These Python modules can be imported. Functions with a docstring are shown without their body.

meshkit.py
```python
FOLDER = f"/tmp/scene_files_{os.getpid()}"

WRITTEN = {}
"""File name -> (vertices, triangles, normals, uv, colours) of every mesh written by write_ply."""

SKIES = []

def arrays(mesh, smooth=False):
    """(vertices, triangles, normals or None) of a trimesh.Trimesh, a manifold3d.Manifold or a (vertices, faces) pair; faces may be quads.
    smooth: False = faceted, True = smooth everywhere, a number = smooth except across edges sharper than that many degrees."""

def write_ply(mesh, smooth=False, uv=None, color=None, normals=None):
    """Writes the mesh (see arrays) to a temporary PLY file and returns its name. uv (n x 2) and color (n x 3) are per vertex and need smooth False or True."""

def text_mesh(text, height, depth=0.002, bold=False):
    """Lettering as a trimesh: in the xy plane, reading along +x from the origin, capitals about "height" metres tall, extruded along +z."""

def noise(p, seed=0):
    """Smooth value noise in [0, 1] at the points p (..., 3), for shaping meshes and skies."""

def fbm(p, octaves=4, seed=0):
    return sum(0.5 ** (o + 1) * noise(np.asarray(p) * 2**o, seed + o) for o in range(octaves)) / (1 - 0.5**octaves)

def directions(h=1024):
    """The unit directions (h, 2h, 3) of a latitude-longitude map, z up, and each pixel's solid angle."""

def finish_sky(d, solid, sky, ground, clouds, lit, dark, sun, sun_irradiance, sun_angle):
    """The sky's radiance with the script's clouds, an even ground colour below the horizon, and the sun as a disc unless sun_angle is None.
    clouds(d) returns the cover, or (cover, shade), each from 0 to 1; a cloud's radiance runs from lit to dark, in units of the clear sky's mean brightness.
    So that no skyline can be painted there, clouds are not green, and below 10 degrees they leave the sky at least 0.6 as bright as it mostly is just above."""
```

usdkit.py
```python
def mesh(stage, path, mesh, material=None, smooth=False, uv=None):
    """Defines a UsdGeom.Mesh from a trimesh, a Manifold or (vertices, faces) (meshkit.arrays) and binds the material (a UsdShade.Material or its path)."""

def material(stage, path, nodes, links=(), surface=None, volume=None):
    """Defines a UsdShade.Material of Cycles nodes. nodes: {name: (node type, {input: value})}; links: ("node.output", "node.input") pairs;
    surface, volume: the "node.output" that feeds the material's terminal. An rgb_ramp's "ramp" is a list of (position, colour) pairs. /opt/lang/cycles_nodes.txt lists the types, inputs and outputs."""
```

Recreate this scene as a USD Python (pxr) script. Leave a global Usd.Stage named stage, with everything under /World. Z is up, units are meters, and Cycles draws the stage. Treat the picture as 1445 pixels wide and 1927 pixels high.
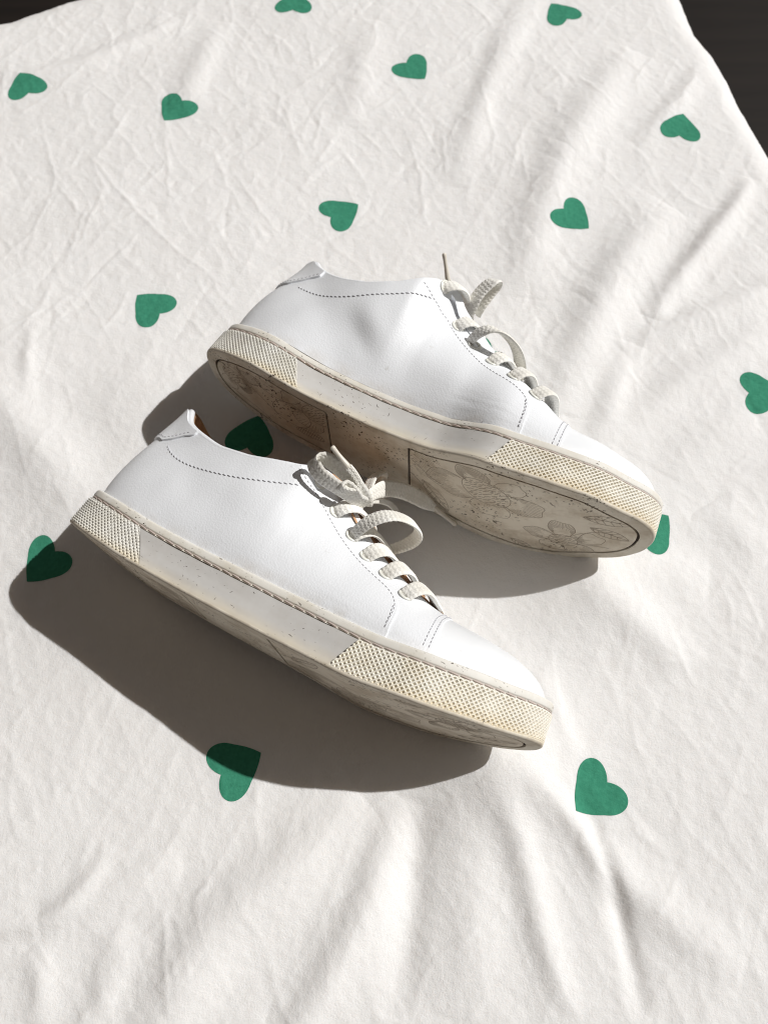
import math
import numpy as np
import trimesh
import usdkit
import meshkit
import shapely
from shapely.geometry import Polygon, LineString, box
from shapely.ops import unary_union
from scipy.interpolate import PchipInterpolator, CubicSpline, LinearNDInterpolator
from pxr import Usd, UsdGeom, UsdLux, UsdShade, Gf, Sdf

stage = Usd.Stage.CreateInMemory()
UsdGeom.SetStageUpAxis(stage, UsdGeom.Tokens.z)
UsdGeom.SetStageMetersPerUnit(stage, 1.0)
UsdGeom.Xform.Define(stage, '/World')
UsdGeom.Scope.Define(stage, '/World/Looks')
rng = np.random.default_rng(11)
def unit_(v): return v / np.linalg.norm(v)

# ------------------------------------------------------------------ camera
CAM_H, PITCH, ROLL, FOCAL = 0.43911, 1.171055, -0.0020115, 1441.6
fw = np.array([0, math.cos(PITCH), -math.sin(PITCH)]); r0 = np.array([1.0, 0, 0]); u0 = np.cross(r0, fw)
rt = math.cos(ROLL) * r0 + math.sin(ROLL) * u0
upv = -math.sin(ROLL) * r0 + math.cos(ROLL) * u0
cam = UsdGeom.Camera.Define(stage, '/World/camera')
M = Gf.Matrix4d(*[*rt, 0, *upv, 0, *(-fw), 0, 0, 0, CAM_H, 1])
cam.AddTransformOp().Set(M)
cam.CreateHorizontalApertureAttr(36.0); cam.CreateVerticalApertureAttr(36.0 * 1024 / 767)
cam.CreateFocalLengthAttr(36.0 * FOCAL / 1445)
cam.CreateClippingRangeAttr(Gf.Vec2f(0.02, 100))
cam.CreateFStopAttr(14.0); cam.CreateFocusDistanceAttr(0.385)
cam.CreateExposureAttr(0.05)

# ------------------------------------------------------------------ light
SUN_AZ, SUN_EL = math.radians(74.3), math.radians(46.3)
sd = np.array([math.sin(SUN_AZ) * math.cos(SUN_EL), math.cos(SUN_AZ) * math.cos(SUN_EL), math.sin(SUN_EL)])
sx = np.cross([0, 0, 1.0], sd); sx /= np.linalg.norm(sx); sy = np.cross(sd, sx)
sun = UsdLux.DistantLight.Define(stage, '/World/window_sunlight')
sun.AddTransformOp().Set(Gf.Matrix4d(*[*sx, 0, *sy, 0, *sd, 0, 0, 0, 3, 1]))
sun.CreateIntensityAttr(0.875); sun.CreateAngleAttr(0.6); sun.CreateNormalizeAttr(True)
sun.CreateColorAttr(Gf.Vec3f(1.0, 0.978, 0.95))
dome = UsdLux.DomeLight.Define(stage, '/World/room_light')
dome.CreateIntensityAttr(1.0)
dm = usdkit.material(stage, '/World/Looks/room_light', {'b': ('background_shader', {'color': (1.0, 0.83, 0.70), 'strength': 0.078})}, surface='b.background')
UsdShade.MaterialBindingAPI.Apply(dome.GetPrim()).Bind(dm)

win = UsdLux.RectLight.Define(stage, '/World/window_light')       # daylight of the window that the sun comes through
wd = np.array([math.sin(SUN_AZ) * math.cos(0.62), math.cos(SUN_AZ) * math.cos(0.62), math.sin(0.62)]); wx = unit_(np.cross([0, 0, 1.0], wd)); wy = np.cross(wd, wx)
win.AddTransformOp().Set(Gf.Matrix4d(*[*wx, 0, *wy, 0, *wd, 0, *(wd * 2.0 + [0, 0.2, 0]), 1]))
win.CreateWidthAttr(1.5); win.CreateHeightAttr(1.3); win.CreateIntensityAttr(1.0); win.CreateColorAttr(Gf.Vec3f(0.92, 0.96, 1.0))

# ------------------------------------------------------------------ helpers
used = {}
def numbered(parent, name):
    k = (str(parent), name); n = used.get(k, 0); used[k] = n + 1
    return name if n == 0 else f'{name}_{n:03d}'
def tag(p, label=None, cat=None, kind=None, group=None):
    for k, v in (('label', label), ('category', cat), ('kind', kind), ('group', group)):
        if v: p.SetCustomDataByKey(k, v)
    return p
def thing(name, label, cat, mat4=None):
    x = UsdGeom.Xform.Define(stage, '/World/' + numbered('/World', name))
    if mat4 is not None: x.AddTransformOp().Set(mat4)
    return tag(x.GetPrim(), label, cat)
def part(name, vf, m, parent='/World', smooth=40, label=None, kind=None, normals=None):
    pp = parent if isinstance(parent, str) else str(parent.GetPath())
    o = usdkit.mesh(stage, pp + '/' + numbered(pp, name), vf, m, smooth=smooth)
    if normals is not None:
        o.CreateNormalsAttr(normals.astype(np.float32)); o.SetNormalsInterpolation('vertex')
    tag(o.GetPrim(), label, kind=kind)
    return o.GetPrim()
def cat_vf(lst):
    V, Fc, n = [], [], 0
    for v, f in lst:
        V.append(np.asarray(v, float)); Fc.append(np.asarray(f, int) + n); n += len(v)
    return np.vstack(V), np.vstack(Fc)
def grid_faces(a, b, closed_b=False):
    i, j = np.meshgrid(np.arange(a - 1), np.arange(b if closed_b else b - 1), indexing='ij')
    j2 = (j + 1) % b
    q = np.stack([i * b + j, (i + 1) * b + j, (i + 1) * b + j2, i * b + j2], -1).reshape(-1, 4)
    return np.vstack([q[:, [0, 1, 2]], q[:, [0, 2, 3]]])
def tri2d(poly):
    v, f = trimesh.creation.triangulate_polygon(poly, engine='earcut')
    return np.asarray(v, float), np.asarray(f, int)
def clip_grid(poly, step):
    """A polygon of the plane as a fine mesh: whole cells inside, cut cells along its edge."""
    V, Fc = [], []
    n = 0
    x0, y0, x1, y1 = poly.bounds
    xs = np.arange(math.floor(x0 / step), math.ceil(x1 / step)) * step
    ys = np.arange(math.floor(y0 / step), math.ceil(y1 / step)) * step
    X, Y = np.meshgrid(xs, ys, indexing='ij'); X, Y = X.ravel(), Y.ravel()
    cells = shapely.box(X, Y, X + step, Y + step)
    shapely.prepare(poly)
    ins = shapely.contains_properly(poly, cells); hit = shapely.intersects(poly, cells) & ~ins
    for c in np.nonzero(ins)[0]:
        V += [(X[c], Y[c]), (X[c] + step, Y[c]), (X[c] + step, Y[c] + step), (X[c], Y[c] + step)]
        Fc += [(n, n + 1, n + 2), (n, n + 2, n + 3)]; n += 4
    for c in np.nonzero(hit)[0]:
        g = shapely.intersection(poly, cells[c])
        for gg in getattr(g, 'geoms', [g]):
            if gg.geom_type == 'Polygon' and gg.area > 1e-7:
                v, f = tri2d(gg); V += list(map(tuple, v)); Fc += [tuple(r + n) for r in f]; n += len(v)
    V = np.array(V); Fc = np.array(Fc)
    key, idx, inv = np.unique(np.round(V, 4), axis=0, return_index=True, return_inverse=True)
    Fc = inv.ravel()[Fc]
    Fc = Fc[(Fc[:, 0] != Fc[:, 1]) & (Fc[:, 1] != Fc[:, 2]) & (Fc[:, 0] != Fc[:, 2])]
    return V[idx], Fc
def resample(p, n=None, step=None):
    p = np.asarray(p, float); d = np.r_[0, np.cumsum(np.linalg.norm(np.diff(p, axis=0), axis=1))]
    if n is None: n = max(2, int(round(d[-1] / step)) + 1)
    t = np.linspace(0, d[-1], n)
    return np.stack([np.interp(t, d, p[:, k]) for k in range(p.shape[1])], 1)
def spline(p, n):
    p = np.asarray(p, float); d = np.r_[0, np.cumsum(np.linalg.norm(np.diff(p, axis=0), axis=1))]
    return resample(CubicSpline(d, p)(np.linspace(0, d[-1], n * 3)), n)
def unit(v): return v / np.maximum(np.linalg.norm(v, axis=-1, keepdims=True), 1e-12)
def tube(p, r, k=10, cap=True):
    p = np.asarray(p, float); r = np.broadcast_to(r, len(p))
    t = unit(np.gradient(p, axis=0)); a = np.array([0.3, 0.2, 0.9]); n1 = unit(np.cross(t, a)); n2 = np.cross(t, n1)
    th = np.arange(k) / k * 2 * np.pi
    V = (p[:, None] + r[:, None, None] * (np.cos(th)[None, :, None] * n1[:, None] + np.sin(th)[None, :, None] * n2[:, None])).reshape(-1, 3)
    Fc = grid_faces(len(p), k, True)
    if cap:
        m = len(V); V = np.vstack([V, p[0], p[-1]]); j = np.arange(k); j2 = (j + 1) % k; b = (len(p) - 1) * k
        Fc = np.vstack([Fc, np.stack([np.full(k, m), j, j2], 1), np.stack([np.full(k, m + 1), b + j2, b + j], 1)])
    return V, Fc
def ribbon(p, wdir, w, th, knit=0.5, wprof=None, n=None):
    """A flat woven lace: rounded section, knitted ridges raised on both faces. mm."""
    L_ = np.linalg.norm(np.diff(np.asarray(p, float), axis=0), axis=1).sum()
    p = spline(p, n or max(24, int(L_ / 0.3)))
    N = len(p); wd = np.asarray(wdir, float)
    if wd.ndim == 2 and len(wd) != N:
        wd = np.stack([np.interp(np.linspace(0, 1, N), np.linspace(0, 1, len(wd)), wd[:, k]) for k in range(3)], 1)
    wd = np.broadcast_to(wd, (N, 3))
    t = unit(np.gradient(p, axis=0)); wd = unit(wd - (wd * t).sum(1, keepdims=True) * t); nn = np.cross(t, wd)
    m = 15
    a = np.linspace(-1, 1, m)
    s = np.r_[0, np.cumsum(np.linalg.norm(np.diff(p, axis=0), axis=1))]
    W = w / 2 * (np.ones(N) if wprof is None else np.interp(np.linspace(0, 1, N), np.linspace(0, 1, len(wprof)), wprof))
    rows = []
    for sg in (1, -1):
        aa = a if sg > 0 else a[::-1]
        prof = th / 2 * np.sqrt(np.clip(1 - np.abs(aa) ** 5, 0, 1))
        ph = s[:, None] / 2.3 + sg * 0.3
        col = np.floor((aa * 0.5 + 0.5) * 3.999)
        slant = np.abs(((aa * 0.5 + 0.5) * 4) % 1 - 0.5) * 1.3
        k = np.abs(np.sin(np.pi * (ph + slant[None] + 0.5 * col[None] * 0))) ** 0.7
        kc = 1 - np.exp(-((((aa * 0.5 + 0.5) * 4) % 1 - 0.0) / 0.12) ** 2) * 0.6
        h = prof[None] + knit * (k * kc[None] - 0.55) * (prof[None] > 0.1 * th)
        rows.append(p[:, None] + (W[:, None] * aa[None])[..., None] * wd[:, None] + (sg * h)[..., None] * nn[:, None])
    V = np.concatenate(rows, 1); k = V.shape[1]
    V2 = V.reshape(-1, 3); Fc = grid_faces(N, k, True)
    c0, c1 = len(V2), len(V2) + 1
    j = np.arange(k); j2 = (j + 1) % k; b = (N - 1) * k
    Fc = np.vstack([Fc, np.stack([np.full(k, c0), j, j2], 1), np.stack([np.full(k, c1), b + j2, b + j], 1)])
    return np.vstack([V2, p[0], p[-1]]), Fc

# ------------------------------------------------------------------ materials
def mat(name, nodes, links, surface='p.BSDF'): return usdkit.material(stage, '/World/Looks/' + name, nodes, links, surface=surface)
def cotton(name, col, col2, sss=0.0, sc=14.0):
    return mat(name, {
        'tc': ('texture_coordinate', {}),
        'n1': ('noise_texture', {'scale': 950.0, 'detail': 3.0, 'roughness': 0.65}),
        'n3': ('noise_texture', {'scale': 260.0, 'detail': 3.0, 'roughness': 0.6}),
        'n2': ('noise_texture', {'scale': sc, 'detail': 3.0}),
        'ad': ('math', {'math_type': 'multiply_add', 'value2': 1.4}),
        'r': ('rgb_ramp', {'ramp': [(0.3, col), (0.7, col2)]}),
        'b': ('bump', {'strength': 0.42, 'distance': 0.0006}),
        'p': ('principled_bsdf', {'roughness': 0.9, 'specular_ior_level': 0.05, 'sheen_weight': 0.02, 'sheen_roughness': 0.4, 'subsurface_method': 'burley', 'subsurface_weight': sss, 'subsurface_scale': 0.012, 'subsurface_radius': (1.0, 0.72, 0.5)})},
        [('tc.object', 'n1.vector'), ('tc.object', 'n2.vector'), ('tc.object', 'n3.vector'), ('n3.fac', 'ad.value1'), ('n1.fac', 'ad.value3'),
         ('ad.value', 'b.height'), ('n2.fac', 'r.fac'), ('r.color', 'p.base_color'), ('b.normal', 'p.normal')])
M_cloth = cotton('white_cotton', (0.80, 0.79, 0.78), (0.825, 0.818, 0.81), 0.16)
M_heart = cotton('green_print', (0.044, 0.235, 0.148), (0.058, 0.280, 0.178), 0.0, 420.0)
M_floor = mat('dark_wood', {'tc': ('texture_coordinate', {}), 'mp': ('mapping', {'scale': (1.5, 14.0, 1.0)}), 'n': ('noise_texture', {'scale': 3.0, 'detail': 5.0}),
    'r': ('rgb_ramp', {'ramp': [(0.3, (0.010, 0.008, 0.007)), (0.7, (0.017, 0.013, 0.011))]}), 'p': ('principled_bsdf', {'roughness': 0.6, 'specular_ior_level': 0.2})},
    [('tc.object', 'mp.vector'), ('mp.vector', 'n.vector'), ('n.fac', 'r.fac'), ('r.color', 'p.base_color')])
def leather(name, col, rough, bump, scale=520.0):
    return mat(name, {'tc': ('texture_coordinate', {}), 'v': ('voronoi_texture', {'scale': scale, 'feature': 'smooth_f1', 'smoothness': 0.6}),
        'n': ('noise_texture', {'scale': scale * 0.9, 'detail': 3.0}), 'n2': ('noise_texture', {'scale': 35.0, 'detail': 3.0}),
        'a': ('math', {'math_type': 'add'}), 'b': ('bump', {'strength': bump, 'distance': 0.0004}),
        'r': ('rgb_ramp', {'ramp': [(0.3, tuple(c * 0.975 for c in col)), (0.65, col)]}),
        'sx': ('separate_xyz', {}), 'zr': ('map_range', {'from_min': 0.0245, 'from_max': 0.0305, 'to_min': 1.0, 'to_max': 0.0, 'clamp': True}),
        'ng': ('noise_texture', {'scale': 55.0, 'detail': 5.0, 'roughness': 0.65}), 'nr': ('rgb_ramp', {'ramp': [(0.38, (0, 0, 0)), (0.72, (0.42, 0.42, 0.42))]}), 'gm': ('math', {'math_type': 'multiply'}), 'gx': ('mix', {'color2': (0.50, 0.43, 0.33)}),
        'nf': ('noise_texture', {'scale': 160.0, 'detail': 2.0}), 'fr': ('rgb_ramp', {'ramp': [(0.72, (0, 0, 0)), (0.80, (0.35, 0.35, 0.35))]}), 'fx': ('mix', {'color2': (0.45, 0.42, 0.38)}),
        'p': ('principled_bsdf', {'roughness': rough, 'specular_ior_level': 0.42})},
        [('tc.object', 'v.vector'), ('tc.object', 'n.vector'), ('tc.object', 'n2.vector'), ('v.distance', 'a.value1'), ('n.fac', 'a.value2'), ('a.value', 'b.height'),
         ('b.normal', 'p.normal'), ('n2.fac', 'r.fac'), ('tc.object', 'sx.vector'), ('tc.object', 'ng.vector'), ('tc.object', 'nf.vector'), ('sx.z', 'zr.value'), ('ng.fac', 'nr.fac'),
         ('zr.result', 'gm.value1'), ('nr.color', 'gm.value2'), ('r.color', 'gx.color1'), ('gm.value', 'gx.fac'), ('nf.fac', 'fr.fac'), ('fr.color', 'fx.fac'), ('gx.color', 'fx.color1'), ('fx.color', 'p.base_color')])
M_leather = leather('white_leather', (0.82, 0.84, 0.87), 0.48, 0.20, 1050.0)
M_toe = leather('smooth_leather', (0.84, 0.86, 0.885), 0.34, 0.07, 1050.0)
def rubber(name, lo, hi, z0, z1, dirt, rough=0.6, speck=0.66, spk_col=(0.07, 0.05, 0.035), xk=0.0):
    """White rubber with yellowing near its lower edge, grime and dark nicks."""
    return mat(name, {'tc': ('texture_coordinate', {}), 'sx': ('separate_xyz', {}),
        'nz': ('noise_texture', {'scale': 90.0, 'detail': 4.0}), 'zz': ('math', {'math_type': 'multiply_add', 'value2': 0.006}),
        'xx': ('math', {'math_type': 'multiply_add', 'value2': -xk}), 'zr': ('map_range', {'from_min': z0 + 0.003 - xk * 0.21, 'from_max': z1 + 0.003 - xk * 0.21, 'clamp': True}),
        'r': ('rgb_ramp', {'ramp': [(0.0, lo), (1.0, hi)]}),
        'ng': ('noise_texture', {'scale': 45.0, 'detail': 6.0, 'roughness': 0.7}), 'gr': ('rgb_ramp', {'ramp': [(0.45, (1, 1, 1)), (0.75, dirt)]}),
        'mg': ('mix', {'mix_type': 'multiply', 'fac': 1.0}),
        'mp': ('mapping', {'scale': (1.0, 1.0, 2.1), 'rotation': (0.3, 0.5, 0.2)}), 'ns': ('noise_texture', {'scale': 520.0, 'detail': 1.5}), 'sr': ('rgb_ramp', {'ramp': [(speck, (0, 0, 0)), (speck + 0.04, (1, 1, 1))]}),
        'nd': ('noise_texture', {'scale': 28.0, 'detail': 2.0}), 'dr': ('rgb_ramp', {'ramp': [(0.48, (0, 0, 0)), (0.6, (1, 1, 1))]}), 'mm': ('mix', {'mix_type': 'multiply', 'fac': 1.0}),
        'ms': ('mix', {'mix_type': 'mix', 'color2': spk_col}),
        'b': ('bump', {'strength': 0.25, 'distance': 0.0005}),
        'p': ('principled_bsdf', {'roughness': rough, 'specular_ior_level': 0.3})},
        [('tc.object', 'sx.vector'), ('tc.object', 'nz.vector'), ('tc.object', 'ng.vector'), ('tc.object', 'mp.vector'), ('mp.vector', 'ns.vector'), ('tc.object', 'nd.vector'),
         ('nz.fac', 'zz.value1'), ('sx.z', 'zz.value3'), ('sx.x', 'xx.value1'), ('zz.value', 'xx.value3'), ('xx.value', 'zr.value'), ('zr.result', 'r.fac'), ('ng.fac', 'gr.fac'), ('r.color', 'mg.color1'), ('gr.color', 'mg.color2'),
         ('ns.fac', 'sr.fac'), ('nd.fac', 'dr.fac'), ('sr.color', 'mm.color1'), ('dr.color', 'mm.color2'), ('mm.color', 'ms.fac'), ('mg.color', 'ms.color1'),
         ('ms.color', 'p.base_color'), ('ng.fac', 'b.height'), ('b.normal', 'p.normal')])
M_wall = rubber('white_rubber_wall', (0.58, 0.53, 0.43), (0.575, 0.565, 0.545), 0.0005, 0.0075, (0.90, 0.88, 0.86), speck=0.69)
M_heel = rubber('heel_rubber', (0.66, 0.58, 0.42), (0.70, 0.69, 0.65), 0.0, 0.008, (0.88, 0.85, 0.78), speck=0.72)
M_toer = rubber('toe_rubber', (0.74, 0.64, 0.45), (0.83, 0.80, 0.72), -0.001, 0.009, (0.90, 0.86, 0.78), speck=0.70, xk=0.22)
M_welt = rubber('welt_rubber', (0.72, 0.69, 0.62), (0.76, 0.745, 0.70), 0.012, 0.03, (0.84, 0.80, 0.72))
M_sole = rubber('outsole_rubber', (0.72, 0.66, 0.56), (0.70, 0.65, 0.55), -0.01, 0.02, (0.62, 0.56, 0.48), rough=0.75, speck=0.63)
M_tread = rubber('tread_rubber', (0.74, 0.67, 0.56), (0.72, 0.66, 0.55), -0.01, 0.02, (0.62, 0.55, 0.47), rough=0.75, speck=0.62)
def plain(name, col, rough, spec=0.3): return mat(name, {'p': ('principled_bsdf', {'base_color': col, 'roughness': rough, 'specular_ior_level': spec})}, [])
M_groove = plain('groove_dark', (0.075, 0.06, 0.05), 0.9, 0.1)  # one flat dark brown for the tread groove floors and scuff marks
M_engrave = plain('engraved_dirt', (0.30, 0.245, 0.19), 0.9, 0.1)
M_thread = plain('grey_thread', (0.50, 0.50, 0.53), 0.8, 0.1)
M_thread2 = plain('pale_thread', (0.60, 0.60, 0.62), 0.8, 0.1)
M_sthread = plain('sole_thread', (0.58, 0.49, 0.45), 0.8, 0.1)
M_eyelet = plain('eyelet_enamel', (0.80, 0.80, 0.74), 0.3, 0.5)
M_suede = mat('tan_suede', {'tc': ('texture_coordinate', {}), 'n': ('noise_texture', {'scale': 300.0, 'detail': 5.0}), 'r': ('rgb_ramp', {'ramp': [(0.3, (0.44, 0.25, 0.135)), (0.7, (0.62, 0.39, 0.23))]}),
    'b': ('bump', {'strength': 0.4, 'distance': 0.0006}), 'p': ('principled_bsdf', {'roughness': 0.95, 'specular_ior_level': 0.1, 'sheen_weight': 0.2})},
    [('tc.object', 'n.vector'), ('n.fac', 'r.fac'), ('n.fac', 'b.height'), ('b.normal', 'p.normal'), ('r.color', 'p.base_color')])
M_lace = mat('cream_lace', {'tc': ('texture_coordinate', {}), 'n': ('noise_texture', {'scale': 1500.0, 'detail': 3.0}), 'n2': ('noise_texture', {'scale': 60.0, 'detail': 3.0}),
    'r': ('rgb_ramp', {'ramp': [(0.35, (0.78, 0.76, 0.70)), (0.65, (0.87, 0.86, 0.82))]}), 'b': ('bump', {'strength': 0.5, 'distance': 0.0004}),
    'p': ('principled_bsdf', {'roughness': 0.9, 'specular_ior_level': 0.15, 'sheen_weight': 0.1})},
    [('tc.object', 'n.vector'), ('tc.object', 'n2.vector'), ('n2.fac', 'r.fac'), ('n.fac', 'b.height'), ('b.normal', 'p.normal'), ('r.color', 'p.base_color')])
M_aglet = plain('aglet', (0.66, 0.62, 0.54), 0.35, 0.5)

# ------------------------------------------------------------------ floor and duvet
fl = trimesh.creation.box((6, 6, 0.02)); fl.apply_translation((0, 0.5, -0.52))
tag(part('floor', (fl.vertices, fl.faces), M_floor, smooth=False), kind='structure')

FOLDS = [  # line on the bed (mm), half width, height
 ([(-12, 19), (-35, -2), (-55, -20), (-82, -41), (-101, -67), (-115, -100)], 16, 5),
 ([(9, 19), (-2, -12), (-9, -32), (-22, -56), (-37, -80), (-50, -110)], 11, 4),
 ([(19, 19), (17, -7), (14, -32), (10, -56), (4, -83)], 8, -2.5),
 ([(36, 19), (44, -7), (45, -32), (44, -56), (40, -84)], 14, 2),
 ([(54, 30), (67, 6), (74, -19), (81, -53), (93, -82)], 8, 3),
 ([(101, 24), (108, 9), (116, -15), (121, -44), (127, -83)], 5, -2.4),
 ([(69, 38), (95, 12), (113, -12), (124, -32)], 9, 3),
 ([(108, -2), (130, -27), (152, -45), (179, -61)], 11, 2.2),
 ([(-211, -44), (-195, -42), (-174, -40), (-158, -29), (-145, -3)], 5, 1.7),
 ([(-174, -40), (-153, -32), (-130, -21), (-106, -14)], 9, 2),
 ([(-147, -91), (-136, -67), (-134, -41)], 8, 1.6),
 ([(-171, -85), (-169, -67), (-177, -51)], 8, 1.5),
 ([(186, 331), (214, 370), (249, 414), (279, 459)], 8, 5),
 ([(214, 432), (171, 375), (147, 331), (130, 292), (118, 255)], 17, 6),
 ([(169, 309), (159, 288), (148, 259), (138, 227)], 11, 3.5),
 ([(162, 303), (194, 320), (229, 333), (281, 368)], 11, 4),
 ([(150, 231), (179, 263), (214, 288), (273, 329)], 13, 3.2),
 ([(181, 208), (209, 235), (243, 251)], 16, 2),
 ([(208, 603), (168, 538), (134, 470), (113, 412), (99, 350)], 17, 5),
 ([(130, 681), (91, 575), (66, 498), (56, 454)], 12, 2.8),
 ([(267, 587), (245, 556), (219, 520), (195, 497)], 9, 2.5),
 ([(-178, 647), (-218, 608), (-263, 582), (-313, 570)], 10, 2.5),
 ([(-136, 640), (-150, 588), (-161, 527)], 12, 2),
 ([(-9, 640), (-18, 575), (-26, 515)], 14, 1.8),
 ([(-281, 293), (-245, 256), (-220, 228), (-190, 191), (-181, 173)], 20, 4.5),
 ([(-243, 332), (-240, 297), (-232, 264)], 5, 1.1),
 ([(114, 145), (131, 128), (157, 104), (172, 84)], 13, 3),
 ([(88, 90), (96, 64), (102, 46), (106, 35)], 5, 1.3),
 ([(151, 158), (172, 145), (193, 138)], 14, 2),
 ([(202, 190), (218, 169), (234, 155)], 16, 2)]
CREASES = [[(-274, 530), (-249, 457), (-257, 413), (-257, 379)], [(-249, 457), (-217, 418)], [(-201, 539), (-219, 487), (-226, 476)],
 [(-237, 499), (-197, 444), (-151, 393), (-110, 359)], [(-173, 516), (-163, 465), (-162, 433)], [(-131, 490), (-119, 452)],
 [(-117, 471), (-96, 438), (-75, 405)], [(-82, 545), (-64, 487)], [(-47, 539), (-56, 481)], [(-230, 379), (-221, 434)],
 [(-224, 388), (-210, 455)], [(-54, 476), (-34, 509)], [(-197, 444), (-175, 428), (-165, 413)], [(16, 521), (28, 465), (31, 418)],
 [(46, 515), (48, 465)], [(78, 569), (87, 503), (81, 465)], [(109, 515), (97, 465)], [(173, 492), (167, 454)], [(257, 574), (234, 538)],
 [(173, 331), (183, 336), (182, 327)], [(-75, 332), (-64, 310)], [(-138, 336), (-121, 314)], [(134, 3), (141, -7)], [(132, 8), (149, -12)],
 [(36, -51), (45, -44)], [(-111, -71), (-102, -55)], [(-113, -32), (-104, -82)], [(95, 106), (99, 52)]]
BED = Polygon([(-900, 515), (-480, 630), (-328, 663), (-284, 688), (-240, 708), (-120, 722), (60, 745), (210, 755), (250, 742), (270, 692), (277, 640), (289, 612), (296, 582), (301, 550), (316, 480), (334, 400), (338, 330), (356, 200), (374, 0), (388, -420), (-900, -420)])

def axis(lo, hi, step, far_lo, far_hi):
    core = np.arange(lo, hi + 1e-6, step); a = [lo]; s = step
    while a[-1] > far_lo: s = min(s * 1.35, 25); a.append(a[-1] - s)
    b = [core[-1]]; s = step
    while b[-1] < far_hi: s = min(s * 1.35, 25); b.append(b[-1] + s)
    return np.r_[a[:0:-1], core, b[1:]]
gx = axis(-345, 345, 1.25, -620, 520); gy = axis(-98, 705, 1.25, -330, 830)
NX, NY = len(gx), len(gy)
GX, GY = np.meshgrid(gx, gy, indexing='ij')
Z = np.zeros_like(GX)
def seg_field(line, reach):
    """Distance to a polyline and the share of its length, on the grid window around it."""
    line = np.asarray(line, float); x0, y0 = line.min(0) - reach; x1, y1 = line.max(0) + reach
    i0, i1 = np.searchsorted(gx, (x0, x1)); j0, j1 = np.searchsorted(gy, (y0, y1))
    if i1 - i0 < 2 or j1 - j0 < 2: return None
    sl = (slice(i0, i1), slice(j0, j1)); X, Y = GX[sl], GY[sl]
    best = np.full(X.shape, 1e9); T = np.zeros(X.shape); Lt = np.r_[0, np.cumsum(np.linalg.norm(np.diff(line, axis=0), axis=1))]
    for k in range(len(line) - 1):
        a, b = line[k], line[k + 1]; ab = b - a; l2 = (ab ** 2).sum()
        t = np.clip(((X - a[0]) * ab[0] + (Y - a[1]) * ab[1]) / l2, 0, 1)
        d = np.hypot(X - a[0] - t * ab[0], Y - a[1] - t * ab[1]); m = d < best
        best[m] = d[m]; T[m] = ((Lt[k] + t * math.sqrt(l2)) / Lt[-1])[m]
    return sl, best, T
P3 = np.stack([GX / 1000, GY / 1000, 0 * GX], -1)
# ground swell and crumple
Z += 5.0 * (meshkit.fbm(P3 * 7, 2, 3) - 0.5)
warp = np.stack([GX + 14 * (meshkit.noise(P3 * 25, 5) - 0.5), GY + 14 * (meshkit.noise(P3 * 25, 6) - 0.5), 0 * GX], -1) / 1000
ang = math.radians(62); ca, sa = math.cos(ang), math.sin(ang)
rot = np.stack([(warp[..., 0] * ca + warp[..., 1] * sa) * 18, (-warp[..., 0] * sa + warp[..., 1] * ca) * 55, 0 * GX], -1)
rid = 1 - np.abs(2 * meshkit.noise(rot, 8) - 1); Z += 0.30 * rid ** 4
ang = math.radians(118); ca, sa = math.cos(ang), math.sin(ang)
rot = np.stack([(warp[..., 0] * ca + warp[..., 1] * sa) * 30, (-warp[..., 0] * sa + warp[..., 1] * ca) * 85, 0 * GX], -1)
rid = 1 - np.abs(2 * meshkit.noise(rot, 9) - 1); Z += 0.26 * rid ** 4
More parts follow.
